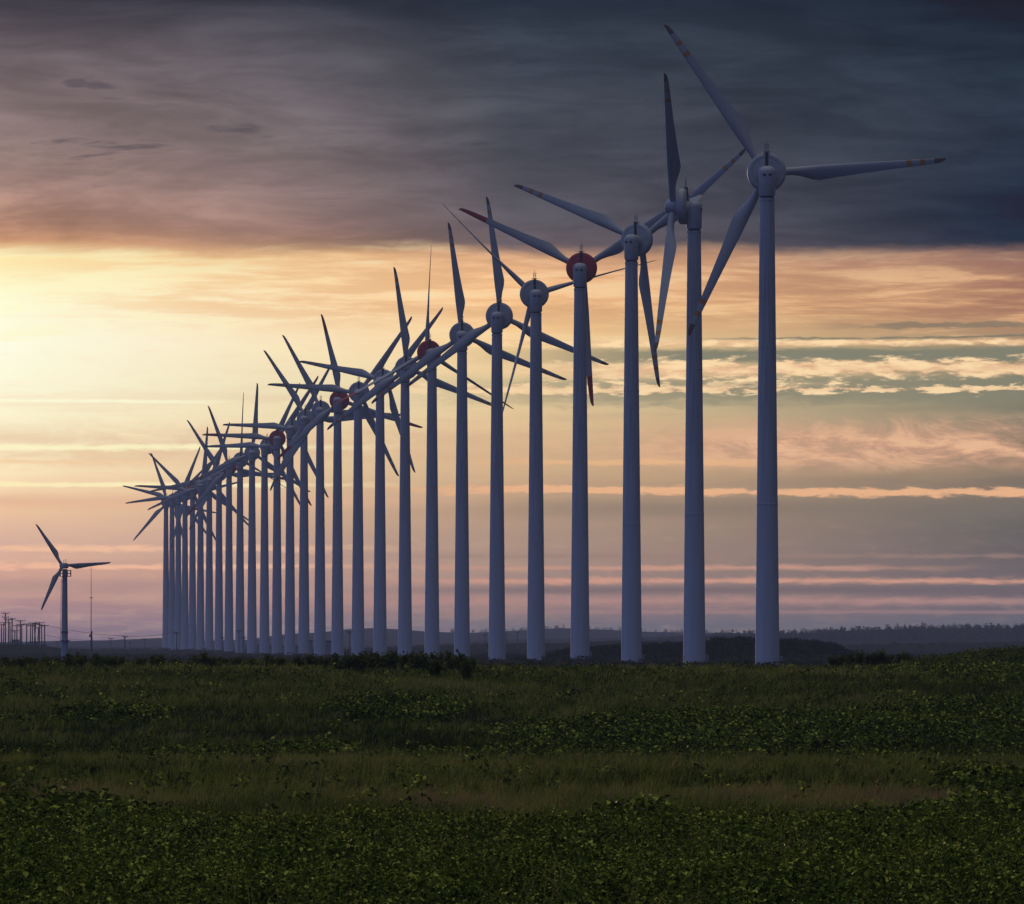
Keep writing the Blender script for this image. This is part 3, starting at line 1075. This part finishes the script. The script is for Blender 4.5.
# ------------------------------------------------------------------ transformer cabins by the towers
CAB = [(310.6, 640.5, 14, 0.55, ''),
       (328.3, 641.0, 13, 1.35, ''), (297.6, 646, 15, 0.6, ''), (283.2, 646, 16, 0.6, ''), (270.6, 646, 17, 0.6, ''), (258.0, 645.5, 18, 0.55, '')]
CAB_L = ['narrow transformer cabin in the gap left of the thirteenth tower from the right',
         'widest transformer cabin, dark flat roof, in the gap left of the third red-ringed turbine',
         'small grey cabin in the gap left of the fourteenth tower from the right',
         'small grey cabin in the gap right of the fourth red-ringed turbine tower',
         'small grey cabin in the gap left of the fourth red-ringed turbine tower',
         'farthest small grey cabin, in the gap between the eleventh and twelfth towers from the left']
for (px, top, k, hw, _), lab in zip(CAB, CAB_L):
    d = D1 * (1 + SPACING * (k - 0.9)) + 8
    X = px2x(px, d)
    g = float(ground_z(X, d))
    h = hgt(top, d) - g
    t = thing('transformer_cabin', lab, 'cabin', (X, d, g), 'transformer cabins beside the towers')
    bm = bmesh.new()
    box(bm, 0, 0, h / 2 - 0.25, hw * 2, 2.4, h + 0.2, bevel=0.04)
    link('wall', from_bm(bm, 'wall', (M_CABIN,)), t)
    bm = bmesh.new()
    box(bm, 0, 0, h - 0.02, hw * 2 + 0.3, 2.8, 0.28, bevel=0.03)
    link('roof', from_bm(bm, 'roof', (M_ROOF,)), t)
    bm = bmesh.new()
    box(bm, 0.05, -1.22, h * 0.4, hw * 1.1, 0.06, h * 0.7, bevel=0.01)
    link('door', from_bm(bm, 'door', (M_DOOR,)), t)

for k, lab in ((1, 'small grey switch cabinet at the foot of the side-on turbine, on its right side'),
               (2, 'small grey switch cabinet at the foot of the third tower from the right'),
               (3, 'small grey switch cabinet at the foot of the nearest red-ringed turbine'),
               (0, 'small grey switch cabinet at the foot of the nearest tower, on its right side')):
    d = D1 * (1 + SPACING * k)
    X = px2x(TX[k], d) + 1.95
    g = float(ground_z(X, d))
    t = thing('switch_cabinet', lab, 'cabinet', (X, d, g), 'switch cabinets at the feet of the near towers')
    bm = bmesh.new()
    box(bm, 0.0, 0, 0.45, 0.5, 0.7, 1.7, bevel=0.03)
    link('body', from_bm(bm, 'body', (M_TOWER,)), t)
    bm = bmesh.new()
    box(bm, 0.0, -0.36, 0.6, 0.38, 0.04, 1.1, bevel=0.01)
    link('door', from_bm(bm, 'door', (M_DOOR,)), t)

# ------------------------------------------------------------------ vegetation
LEAF2 = np.array([[0, 0, 0], [-0.36, 0.30, 0.10], [-0.30, 0.66, 0.08], [0, 1.0, -0.10], [0.30, 0.66, 0.08], [0.36, 0.30, 0.10]])


def leaves(pos, size, azim, tilt, roll=None):
    """A folded, pointed leaf (two quads) at each position; tilt is the droop of its midrib below level."""
    n = len(pos)
    base = LEAF2[None] * size[:, None, None]
    ct, s_t = np.cos(-tilt), np.sin(-tilt)
    ro = roll if roll is not None else rng.normal(0, 0.4, n)
    cr, sr = np.cos(ro), np.sin(ro)
    x = base[..., 0] * cr[:, None] + base[..., 2] * sr[:, None]
    z = -base[..., 0] * sr[:, None] + base[..., 2] * cr[:, None]
    y = base[..., 1]
    y2 = y * ct[:, None] - z * s_t[:, None]
    z2 = y * s_t[:, None] + z * ct[:, None]
    ca, sa = np.cos(azim), np.sin(azim)
    X = x * ca[:, None] - y2 * sa[:, None]
    Y = x * sa[:, None] + y2 * ca[:, None]
    v = np.stack([X, Y, z2], -1) + pos[:, None, :]
    f = (np.arange(n)[:, None] * 6 + np.array([0, 3, 2, 1, 0, 5, 4, 3])[None]).ravel()
    return v.reshape(-1, 3), f, np.full(2 * n, 4)


def plants_to_leaves(px, py, gz, h, nleaf, spread, lsize):
    """Scatter leaves on upright leafy shoots: most sit in the upper half and droop outward."""
    n = len(px)
    idx = np.repeat(np.arange(n), nleaf)
    u = rng.random(len(idx)) ** 0.55
    a = rng.uniform(0, 2 * np.pi, len(idx))
    rr = spread[idx] * np.sqrt(rng.random(len(idx))) * (1.1 - 0.45 * u)
    pos = np.stack([px[idx] + rr * np.cos(a), py[idx] + rr * np.sin(a), gz[idx] + h[idx] * (0.12 + 0.88 * u)], -1)
    sz = lsize[idx] * rng.uniform(0.55, 1.25, len(idx)) * (1.1 - 0.3 * u)
    az_ = a - np.pi / 2 + rng.normal(0, 0.7, len(idx))
    tilt = rng.normal(0.45, 0.45, len(idx))
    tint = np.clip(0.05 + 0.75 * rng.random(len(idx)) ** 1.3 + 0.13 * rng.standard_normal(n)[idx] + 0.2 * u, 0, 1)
    return pos, sz, az_, tilt, tint


def wedge(n, d0, d1, m0=4.0, mul=1.45):
    """Random points over the part of the field between two distances, wider than what the lens sees."""
    d = np.sqrt(rng.random(n) * (d1 * d1 - d0 * d0) + d0 * d0)
    w = 0.0575 * d * mul + m0
    return rng.uniform(-1, 1, n) * w, d


# leafy ground cover close by
NPL = 33000
px_, py_ = wedge(NPL, 74, 146)
edge_d = 134 + 4.0 * vnoise(px_, py_ * 0, 9) + 2.0 * vnoise(px_ + 3, py_ * 0, 3.1) + rng.normal(0, 1.8, NPL)
lumps = vnoise(px_, py_ * 0.45, 6.5) + 0.6 * vnoise(px_ + 9, py_ * 0.6, 2.3)
keep = (py_ < edge_d) & (rng.random(NPL) < np.clip(1.15 + 0.75 * lumps, 0.05, 1))
px_, py_, lumps = px_[keep], py_[keep], lumps[keep]
hp = np.clip(0.44 + 0.15 * lumps + rng.normal(0, 0.09, len(px_)), 0.12, 1.05)
hp = hp * (0.75 + 0.25 * sst(py_, 74, 90))
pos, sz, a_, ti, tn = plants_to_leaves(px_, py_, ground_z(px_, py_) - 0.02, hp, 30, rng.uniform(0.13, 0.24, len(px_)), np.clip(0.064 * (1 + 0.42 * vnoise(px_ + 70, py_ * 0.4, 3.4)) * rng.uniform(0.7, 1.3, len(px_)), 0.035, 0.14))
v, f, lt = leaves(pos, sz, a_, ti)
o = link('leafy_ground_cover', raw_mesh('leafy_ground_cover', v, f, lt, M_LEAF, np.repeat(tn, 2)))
o['kind'] = 'stuff'


def grass(x, y, h, wd, tint, lean=0.55):
    """Bent blades: a quad and a tapering tip each."""
    n = len(x)
    g = ground_z(x, y) - 0.02
    a = rng.uniform(0, np.pi, n)
    dx, dy = np.cos(a) * wd / 2, np.sin(a) * wd / 2
    la = rng.normal(0.4, 1.4, n)
    ln = np.abs(rng.normal(lean, lean * 0.6, n)) * h
    lx, ly = np.cos(la) * ln, np.sin(la) * ln
    z0, z1, z2 = g, g + h * 0.58, g + h * (1 - 0.22 * np.minimum(1.6, ln / np.maximum(h, 0.01)) ** 2)
    v = np.stack([np.stack([x - dx, y - dy, z0], -1), np.stack([x + dx, y + dy, z0], -1),
                  np.stack([x + dx * 0.8 + lx * 0.3, y + dy * 0.8 + ly * 0.3, z1], -1), np.stack([x - dx * 0.8 + lx * 0.3, y - dy * 0.8 + ly * 0.3, z1], -1),
                  np.stack([x + lx, y + ly, z2], -1)], 1).reshape(-1, 3)
    f = (np.arange(n)[:, None] * 5 + np.array([0, 1, 2, 3, 3, 2, 4])[None]).ravel()
    lt = np.tile([4, 3], n)
    return v, f, lt, np.repeat(tint, 2)


def grass_field(n, d0, d1, hh, wd, dens_wl=6.0, per=16, rad=0.16, brown=0.0):
    """Tussocks: blades of one tussock share height, lean and tint."""
    nt_ = n // per
    tx, ty = wedge(nt_, d0, d1)
    clump = vnoise(tx, ty * 0.4, dens_wl) + 0.7 * vnoise(tx + 5, ty * 0.6, dens_wl * 0.37)
    keep = rng.random(nt_) < np.clip(0.66 + 0.42 * clump, 0.10, 1)
    tx, ty, clump = tx[keep], ty[keep], clump[keep]
    k = len(tx)
    seed = np.exp(-((ty - 165) / 15) ** 2) * sst(vnoise(tx + 31, ty * 0.3, 17), -0.4, 0.5) * 0.46 + 0.20 * sst(vnoise(tx + 77, ty * 0.4, 31), 0.0, 0.8) + brown
    shade_and_patches = 0.34 * np.exp(-((ty - 254 - 7 * vnoise(tx, 0 * ty, 13)) / 13) ** 2) + 0.24 * np.exp(-((ty - 140 - 2 * vnoise(tx, 0 * ty, 9)) / 5) ** 2) \
        + 0.20 * sst(vnoise(tx + 19, ty * 0.35, 26), 0.0, 0.7) - 0.12 * np.exp(-((ty - 215) / 22) ** 2)  # shade of hollow and ditch painted into the tint, plus random darker patches
    tt = 0.30 + 0.17 * rng.standard_normal(k) + 0.14 * clump + seed - shade_and_patches
    th = hh * np.clip(0.78 + 0.30 * clump + rng.normal(0, 0.28, k), 0.22, 1.9)
    idx = np.repeat(np.arange(k), per)
    a = rng.uniform(0, 2 * np.pi, len(idx))
    r = rad * rng.uniform(0.6, 1.8, k)[idx] * np.sqrt(rng.random(len(idx)))
    x, y = tx[idx] + r * np.cos(a), ty[idx] + r * np.sin(a)
    h = th[idx] * rng.uniform(0.55, 1.15, len(idx))
    tint = np.clip(tt[idx] + rng.normal(0, 0.15, len(idx)) + (rng.random(len(idx)) < 0.05) * 0.3, 0, 1)
    return grass(x, y, h, wd * rng.uniform(0.6, 1.4, len(idx)), tint)


parts = [grass_field(34000, 76, 136, 0.62, 0.008, 5.0, 10, 0.2, 0.25), grass_field(380000, 131, 178, 0.33, 0.010, per=12, rad=0.13), grass_field(380000, 178, 250, 0.35, 0.014, per=12, rad=0.14), grass_field(440000, 250, 345, 0.33, 0.021, 8.0, per=10), grass_field(280000, 345, 455, 0.33, 0.030, 9.0, per=10)]
vo, V, F, LT, TN = 0, [], [], [], []
for v, f, lt, tn in parts:
    V.append(v)
    F.append(f + vo)
    LT.append(lt)
    TN.append(tn)
    vo += len(v)
o = link('meadow_grass', raw_mesh('meadow_grass', np.concatenate(V), np.concatenate(F), np.concatenate(LT), M_GRASS, np.concatenate(TN)))
o['kind'] = 'stuff'
del V, F, LT, TN, parts

# leafy weeds on the bank: patches given as (picture column, distance, half width m, half depth m, shoots, height)
PATCH = [(880, 268, 9.5, 13, 2600, .62), (660, 270, 4.5, 10, 1000, .6), (560, 256, 2.0, 6, 220, .5), (760, 276, 4, 9, 900, .6), (1010, 284, 5, 12, 900, .6), (110, 285, 1.9, 9, 240, .5), (235, 246, 2.0, 4, 200, .5), (310, 249, 1.5, 4, 160, .55),
         (395, 295, 2.2, 12, 420, .55), (430, 288, 1.2, 5, 130, .5), (60, 140, 1.6, 7, 330, .55), (10, 142, 1.8, 8, 420, .7), (1005, 175, 1.3, 9, 320, .6), (985, 150, 1.6, 6, 260, .55), (640, 150, 0.8, 4, 70, .5), (170, 250, 1, 3, 50, .4),
         (460, 247, 3, 3, 120, .4), (-150, 280, 5, 12, 500, .6), (1200, 270, 6, 12, 800, .6), (800, 246, 8, 3.5, 300, .42), (930, 142, 2.2, 4, 220, .5), (1010, 362, 2.6, 22, 620, .62), (930, 392, 2.2, 14, 260, .45), (1100, 360, 4, 25, 700, .65)]
PX, PYY, PH = [], [], []
for px, d, hw, hd, n, h in PATCH:
    rr = np.sqrt(rng.random(n))
    aa = rng.uniform(0, 2 * np.pi, n)
    x = px2x(px, d) + hw * rr * np.cos(aa) + rng.normal(0, hw * 0.12, n)
    y = d + hd * rr * np.sin(aa)
    kk = rng.random(n) < np.clip(0.75 + 0.5 * vnoise(x, y, 3.3), 0.15, 1)
    PX.append(x[kk])
    PYY.append(y[kk])
    PH.append(h * np.clip(1 - 0.35 * rr[kk] ** 2 + rng.normal(0, 0.12, kk.sum()), 0.4, 1.4))
# stray weeds among the grass, thinning out between the patches
wx, wy = wedge(5200, 138, 430)
kk = rng.random(len(wx)) < np.clip(0.28 + 0.5 * vnoise(wx + 50, wy * 0.35, 12), 0.03, 1)
PX.append(wx[kk])
PYY.append(wy[kk])
PH.append(np.clip(rng.normal(0.38, 0.1, kk.sum()), 0.15, 0.7))
PX, PYY, PH = map(np.concatenate, (PX, PYY, PH))
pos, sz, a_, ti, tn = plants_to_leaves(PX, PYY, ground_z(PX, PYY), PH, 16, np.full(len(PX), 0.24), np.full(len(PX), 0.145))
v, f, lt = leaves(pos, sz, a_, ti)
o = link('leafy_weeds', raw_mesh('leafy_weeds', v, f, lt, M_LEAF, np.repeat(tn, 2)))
o['kind'] = 'stuff'

# scrub covering the rise at the right and the dark mound
n = 5200
sx_ = rng.uniform(17, 46, n)
sy_ = rng.uniform(415, 520, n)
k_ = rng.random(n) < np.clip(sst(sx_, 17, 27) * (0.8 + 0.4 * vnoise(sx_, sy_, 5)), 0.03, 1)
sx_, sy_ = sx_[k_], sy_[k_]
sh_ = 0.55 * np.clip(1 + 0.35 * vnoise(sx_, sy_, 4) + rng.normal(0, 0.18, len(sx_)), 0.4, 1.7)
pos, sz, a_, ti, tn = plants_to_leaves(sx_, sy_, ground_z(sx_, sy_), sh_, 26, np.full(len(sx_), 0.45), np.full(len(sx_), 0.20))
v, f, lt = leaves(pos, sz, a_, ti)
o = link('hillside_scrub', raw_mesh('hillside_scrub', v, f, lt, M_SCRUB, np.repeat(tn, 2)))
o['kind'] = 'stuff'

n = 5200
sx_ = rng.uniform(0, 95, n)
sy_ = rng.uniform(1600, 1790, n)
mz = ridge(sx_, sy_, MOUND_D, 110, 50, R_MOUND)
k_ = rng.random(n) < np.clip(mz / 2.5, 0.02, 1) * np.clip(0.8 + 0.5 * vnoise(sx_, sy_, 14), 0.1, 1)
sx_, sy_ = sx_[k_], sy_[k_]
sh_ = 0.9 * np.clip(1 + 0.4 * vnoise(sx_, sy_, 9) + rng.normal(0, 0.2, len(sx_)), 0.3, 1.8)
pos, sz, a_, ti, tn = plants_to_leaves(sx_, sy_, ground_z(sx_, sy_) - 0.1, sh_, 26, np.full(len(sx_), 0.9), np.full(len(sx_), 0.42))
v, f, lt = leaves(pos, sz, a_, ti)
o = link('mound_scrub', raw_mesh('mound_scrub', v, f, lt, M_HEATH, np.repeat(tn, 2)))
o['kind'] = 'stuff'

# low scrub over the plain and the wood on the far ridge
n = 8000
sy_ = 700 + 4200 * rng.random(n) ** 1.6
sx_ = rng.uniform(-1, 1, n) * (0.075 * sy_)
k_ = rng.random(n) < np.clip(0.45 + 0.7 * vnoise(sx_, sy_ * 0.3, 90), 0.03, 1)
sx_, sy_ = sx_[k_], sy_[k_]
sh_ = np.clip(0.5 + 0.00012 * sy_ + rng.normal(0, 0.15, len(sx_)), 0.25, 1.4)
pos, sz, a_, ti, tn = plants_to_leaves(sx_, sy_, ground_z(sx_, sy_) - 0.1, sh_, 22, 0.7 + 0.0002 * sy_, 0.3 + 0.00010 * sy_)
v, f, lt = leaves(pos, sz, a_, ti)
o = link('plain_scrub', raw_mesh('plain_scrub', v, f, lt, M_HEATH, np.repeat(tn, 2)))
o['kind'] = 'stuff'


def far_trees(n, x0, x1, y0, y1, h0, h1, wl):
    x = rng.uniform(x0, x1, n)
    y = rng.uniform(y0, y1, n)
    k = rng.random(n) < np.clip(0.7 + 0.5 * vnoise(x, y, wl), 0.2, 1)
    x, y = x[k], y[k]
    h = rng.uniform(h0, h1, len(x)) * np.clip(1 + 0.35 * rng.standard_normal(len(x)), 0.5, 1.9)
    nl = 34
    idx = np.repeat(np.arange(len(x)), nl)
    u = rng.random(len(idx))
    a = rng.uniform(0, 2 * np.pi, len(idx))
    con = rng.random(len(x))[idx]
    rad = h[idx] * (0.10 + 0.26 * (1 - u) ** (0.5 + con) * (0.5 + 0.5 * np.minimum(1, u * 4))) * np.sqrt(rng.random(len(idx)))
    pos = np.stack([x[idx] + rad * np.cos(a), y[idx] + rad * np.sin(a), ground_z(x, y)[idx] + h[idx] * u * 0.95], -1)
    sz = h[idx] * 0.26 * rng.uniform(0.6, 1.3, len(idx))
    return pos, sz, a - np.pi / 2, rng.normal(0.1, 0.6, len(idx)), np.clip(rng.random(len(x))[idx] * 0.6 + 0.4 * rng.random(len(idx)), 0, 1)


A = far_trees(3000, 90, 460, 4900, 5420, 1.2, 2.4, 120)
B = far_trees(900, 60, 460, 5370, 5460, 1.0, 2.4, 60)
C = far_trees(260, -60, 260, 8500, 8650, 1.6, 3.4, 150)
pos, sz, a_, ti, tn = [np.concatenate(q) for q in zip(A, B, C)]
v, f, lt = leaves(pos, sz, a_, ti)
o = link('far_wood', raw_mesh('far_wood', v, f, lt, M_FAR, np.repeat(tn, 2)))
o['kind'] = 'stuff'


# ------------------------------------------------------------------ single shrubs on the meadow crest
def shrub_meshes(h, w, nshoot, lsize, seed, upright=False):
    global rng
    keepr = rng
    rng = np.random.default_rng(seed)
    P, Sz, A_, T_, TN_ = [], [], [], [], []
    bm = bmesh.new()
    for s in range(nshoot):
        a = rng.uniform(0, 2 * np.pi)
        r0 = w * 0.15 * rng.random()
        tip = np.array([math.cos(a) * w * 0.5 * rng.random() ** 0.6, math.sin(a) * w * 0.5 * rng.random() ** 0.6, h * rng.uniform(0.62, 1.0)])
        b0 = np.array([math.cos(a) * r0, math.sin(a) * r0, -0.05])
        tube(bm, b0, tip, 0.014, 0.005, 5)
        n = 15
        u = rng.random(n) ** 0.7
        aa = rng.uniform(0, 2 * np.pi, n)
        off = w * 0.10 * rng.random(n)
        p = b0[None] + (tip - b0)[None] * (0.18 + 0.84 * u)[:, None]
        p[:, 0] += np.cos(aa) * off
        p[:, 1] += np.sin(aa) * off
        P.append(p)
        Sz.append(lsize * rng.uniform(0.6, 1.25, n))
        A_.append(aa - np.pi / 2)
        T_.append(rng.normal(-0.2 if upright else 0.35, 0.5, n))
        TN_.append(np.clip(0.1 + 0.5 * rng.random(n) + 0.15 * u, 0, 1))
    v, f, lt = leaves(np.concatenate(P), np.concatenate(Sz), np.concatenate(A_), np.concatenate(T_))
    leafm = raw_mesh('foliage', v, f, lt, M_SCRUB, np.repeat(np.concatenate(TN_), 2))
    stemm = from_bm(bm, 'stem', (M_BARK,))
    rng = keepr
    return leafm, stemm


VAR = [shrub_meshes(1.0, 1.05, 17, 0.20, 100 + i) for i in range(5)]
VARU = [shrub_meshes(1.0, 0.7, 18, 0.20, 200 + i, True) for i in range(3)]


def shrub(px, d, top, wpx, label, group, var):
    X = px2x(px, d)
    g = float(ground_z(X, d))
    h = max(0.3, hgt(top, d) - g)
    t = thing('leafy_shrub', label, 'shrub', (X, d, g), group)
    sw = wpx / FPX * d
    rot = Matrix.Rotation(random.uniform(0, 6.28), 4, 'Z')
    for nm, me in zip(('foliage', 'stem'), var):
        p = link(nm, me, t)
        p.matrix_basis = Matrix.Diagonal((sw, sw, h, 1)) @ rot
    return t


def nth_right(px):
    k = int(np.argmin([abs(px - q) for q in TX]))
    return k, px - TX[k]


NUM = ORD[:15] + ['fifteenth', 'sixteenth', 'seventeenth', 'eighteenth', 'nineteenth', 'twentieth']
G1 = 'leafy shrubs on the meadow crest before the towers'
CR = [(338, 655.5, 15, 'low shrub at the left end of the dense clump, below the third red-ringed turbine'),
      (350, 652.5, 17, 'shrub in the clump just right of the third red-ringed tower, left of the eleventh tower'),
      (361, 651.5, 18, 'shrub hiding the foot of the eleventh tower from the right'),
      (372, 651.5, 16, 'shrub filling the gap between the tenth and eleventh towers from the right'),
      (382, 650.5, 16, 'shrub hiding the foot of the tenth tower from the right'),
      (393, 651.5, 18, 'broad shrub filling the gap between the ninth and tenth towers from the right'),
      (404, 652, 15, 'shrub hiding the foot of the ninth tower from the right'),
      (416, 650.5, 17, 'tall shrub in the gap left of the second red-ringed turbine'),
      (427, 651, 16, 'shrub hiding the left foot of the second red-ringed turbine'),
      (437, 652, 17, 'dark shrub just right of the second red-ringed tower'),
      (450, 652.5, 14, 'shrub in the gap left of the seventh tower from the right'),
      (460, 652, 13, 'ragged shrub hiding the left foot of the seventh tower from the right'),
      (470, 657, 15, 'low shrub just right of the seventh tower, at the right end of the clump')]
for i, (px, top, w, lab) in enumerate(CR):
    shrub(px, 388 + random.uniform(-9, 9), top + random.uniform(-1.5, 1.5), w, lab, G1, VAR[i % 5])
shrub(466, 352, 659, 15, 'small shrub standing slightly in front of the right end of the clump', G1, VAR[2])
shrub(436, 360, 659, 20, 'low shrub standing in front of the middle of the dense clump', G1, VAR[4])

LEFTS = [(8, 658), (22, 657), (31, 656.5), (48, 656), (57, 657), (70, 655), (81, 653.5), (97, 654), (103, 657), (111, 655), (121, 657.5), (141, 657), (155, 655), (160, 654), (176, 657.5), (202, 653.5), (211, 656), (224, 657), (236, 656.5), (250, 657), (268, 655), (281, 657), (298, 656.5), (312, 653.5), (324, 656)]
for i, (px, top) in enumerate(LEFTS):
    if px < 60:
        lab = 'small low bush on the meadow crest left of the small turbine'
    elif px < 165:
        lab = 'small bush on the meadow crest between the small turbine and the long row'
    else:
        lab = 'small low bush on the meadow crest below the far half of the long row'
    shrub(px, 398 + random.uniform(-8, 10), top - 0.3, random.uniform(11, 17), lab, ('crest bushes left of the small turbine' if px < 60 else 'crest bushes between small turbine and row' if px < 165 else 'crest bushes below the far towers'), VAR[i % 5])

RS = [(834, 655, 'shrub at the left end of the row of pointed shrubs right of the nearest tower'), (842, 654, 'second pointed shrub from the left, right of the nearest tower'),
      (850, 653.5, 'third pointed shrub from the left, right of the nearest tower'), (859, 651, 'tall spiky shrub in the left half of the pointed row'),
      (868, 652.5, 'shrub right of the tall spiky one in the left half of the pointed row'), (875, 653, 'middle shrub of the pointed row right of the nearest tower'),
      (882, 650.5, 'tallest spiky shrub of the pointed row, with a slim top'), (890, 653.5, 'rounded shrub just right of the tallest spiky shrub'),
      (898, 654, 'low shrub second from the right end of the pointed row'), (905, 652, 'pointed shrub at the right end of the row, beside the scrubby rise')]
for i, (px, top, lab) in enumerate(RS):
    shrub(px, 446 + random.uniform(-6, 6), top, random.uniform(12, 16), lab, 'pointed shrubs in a row before the scrubby rise', VARU[i % 3])
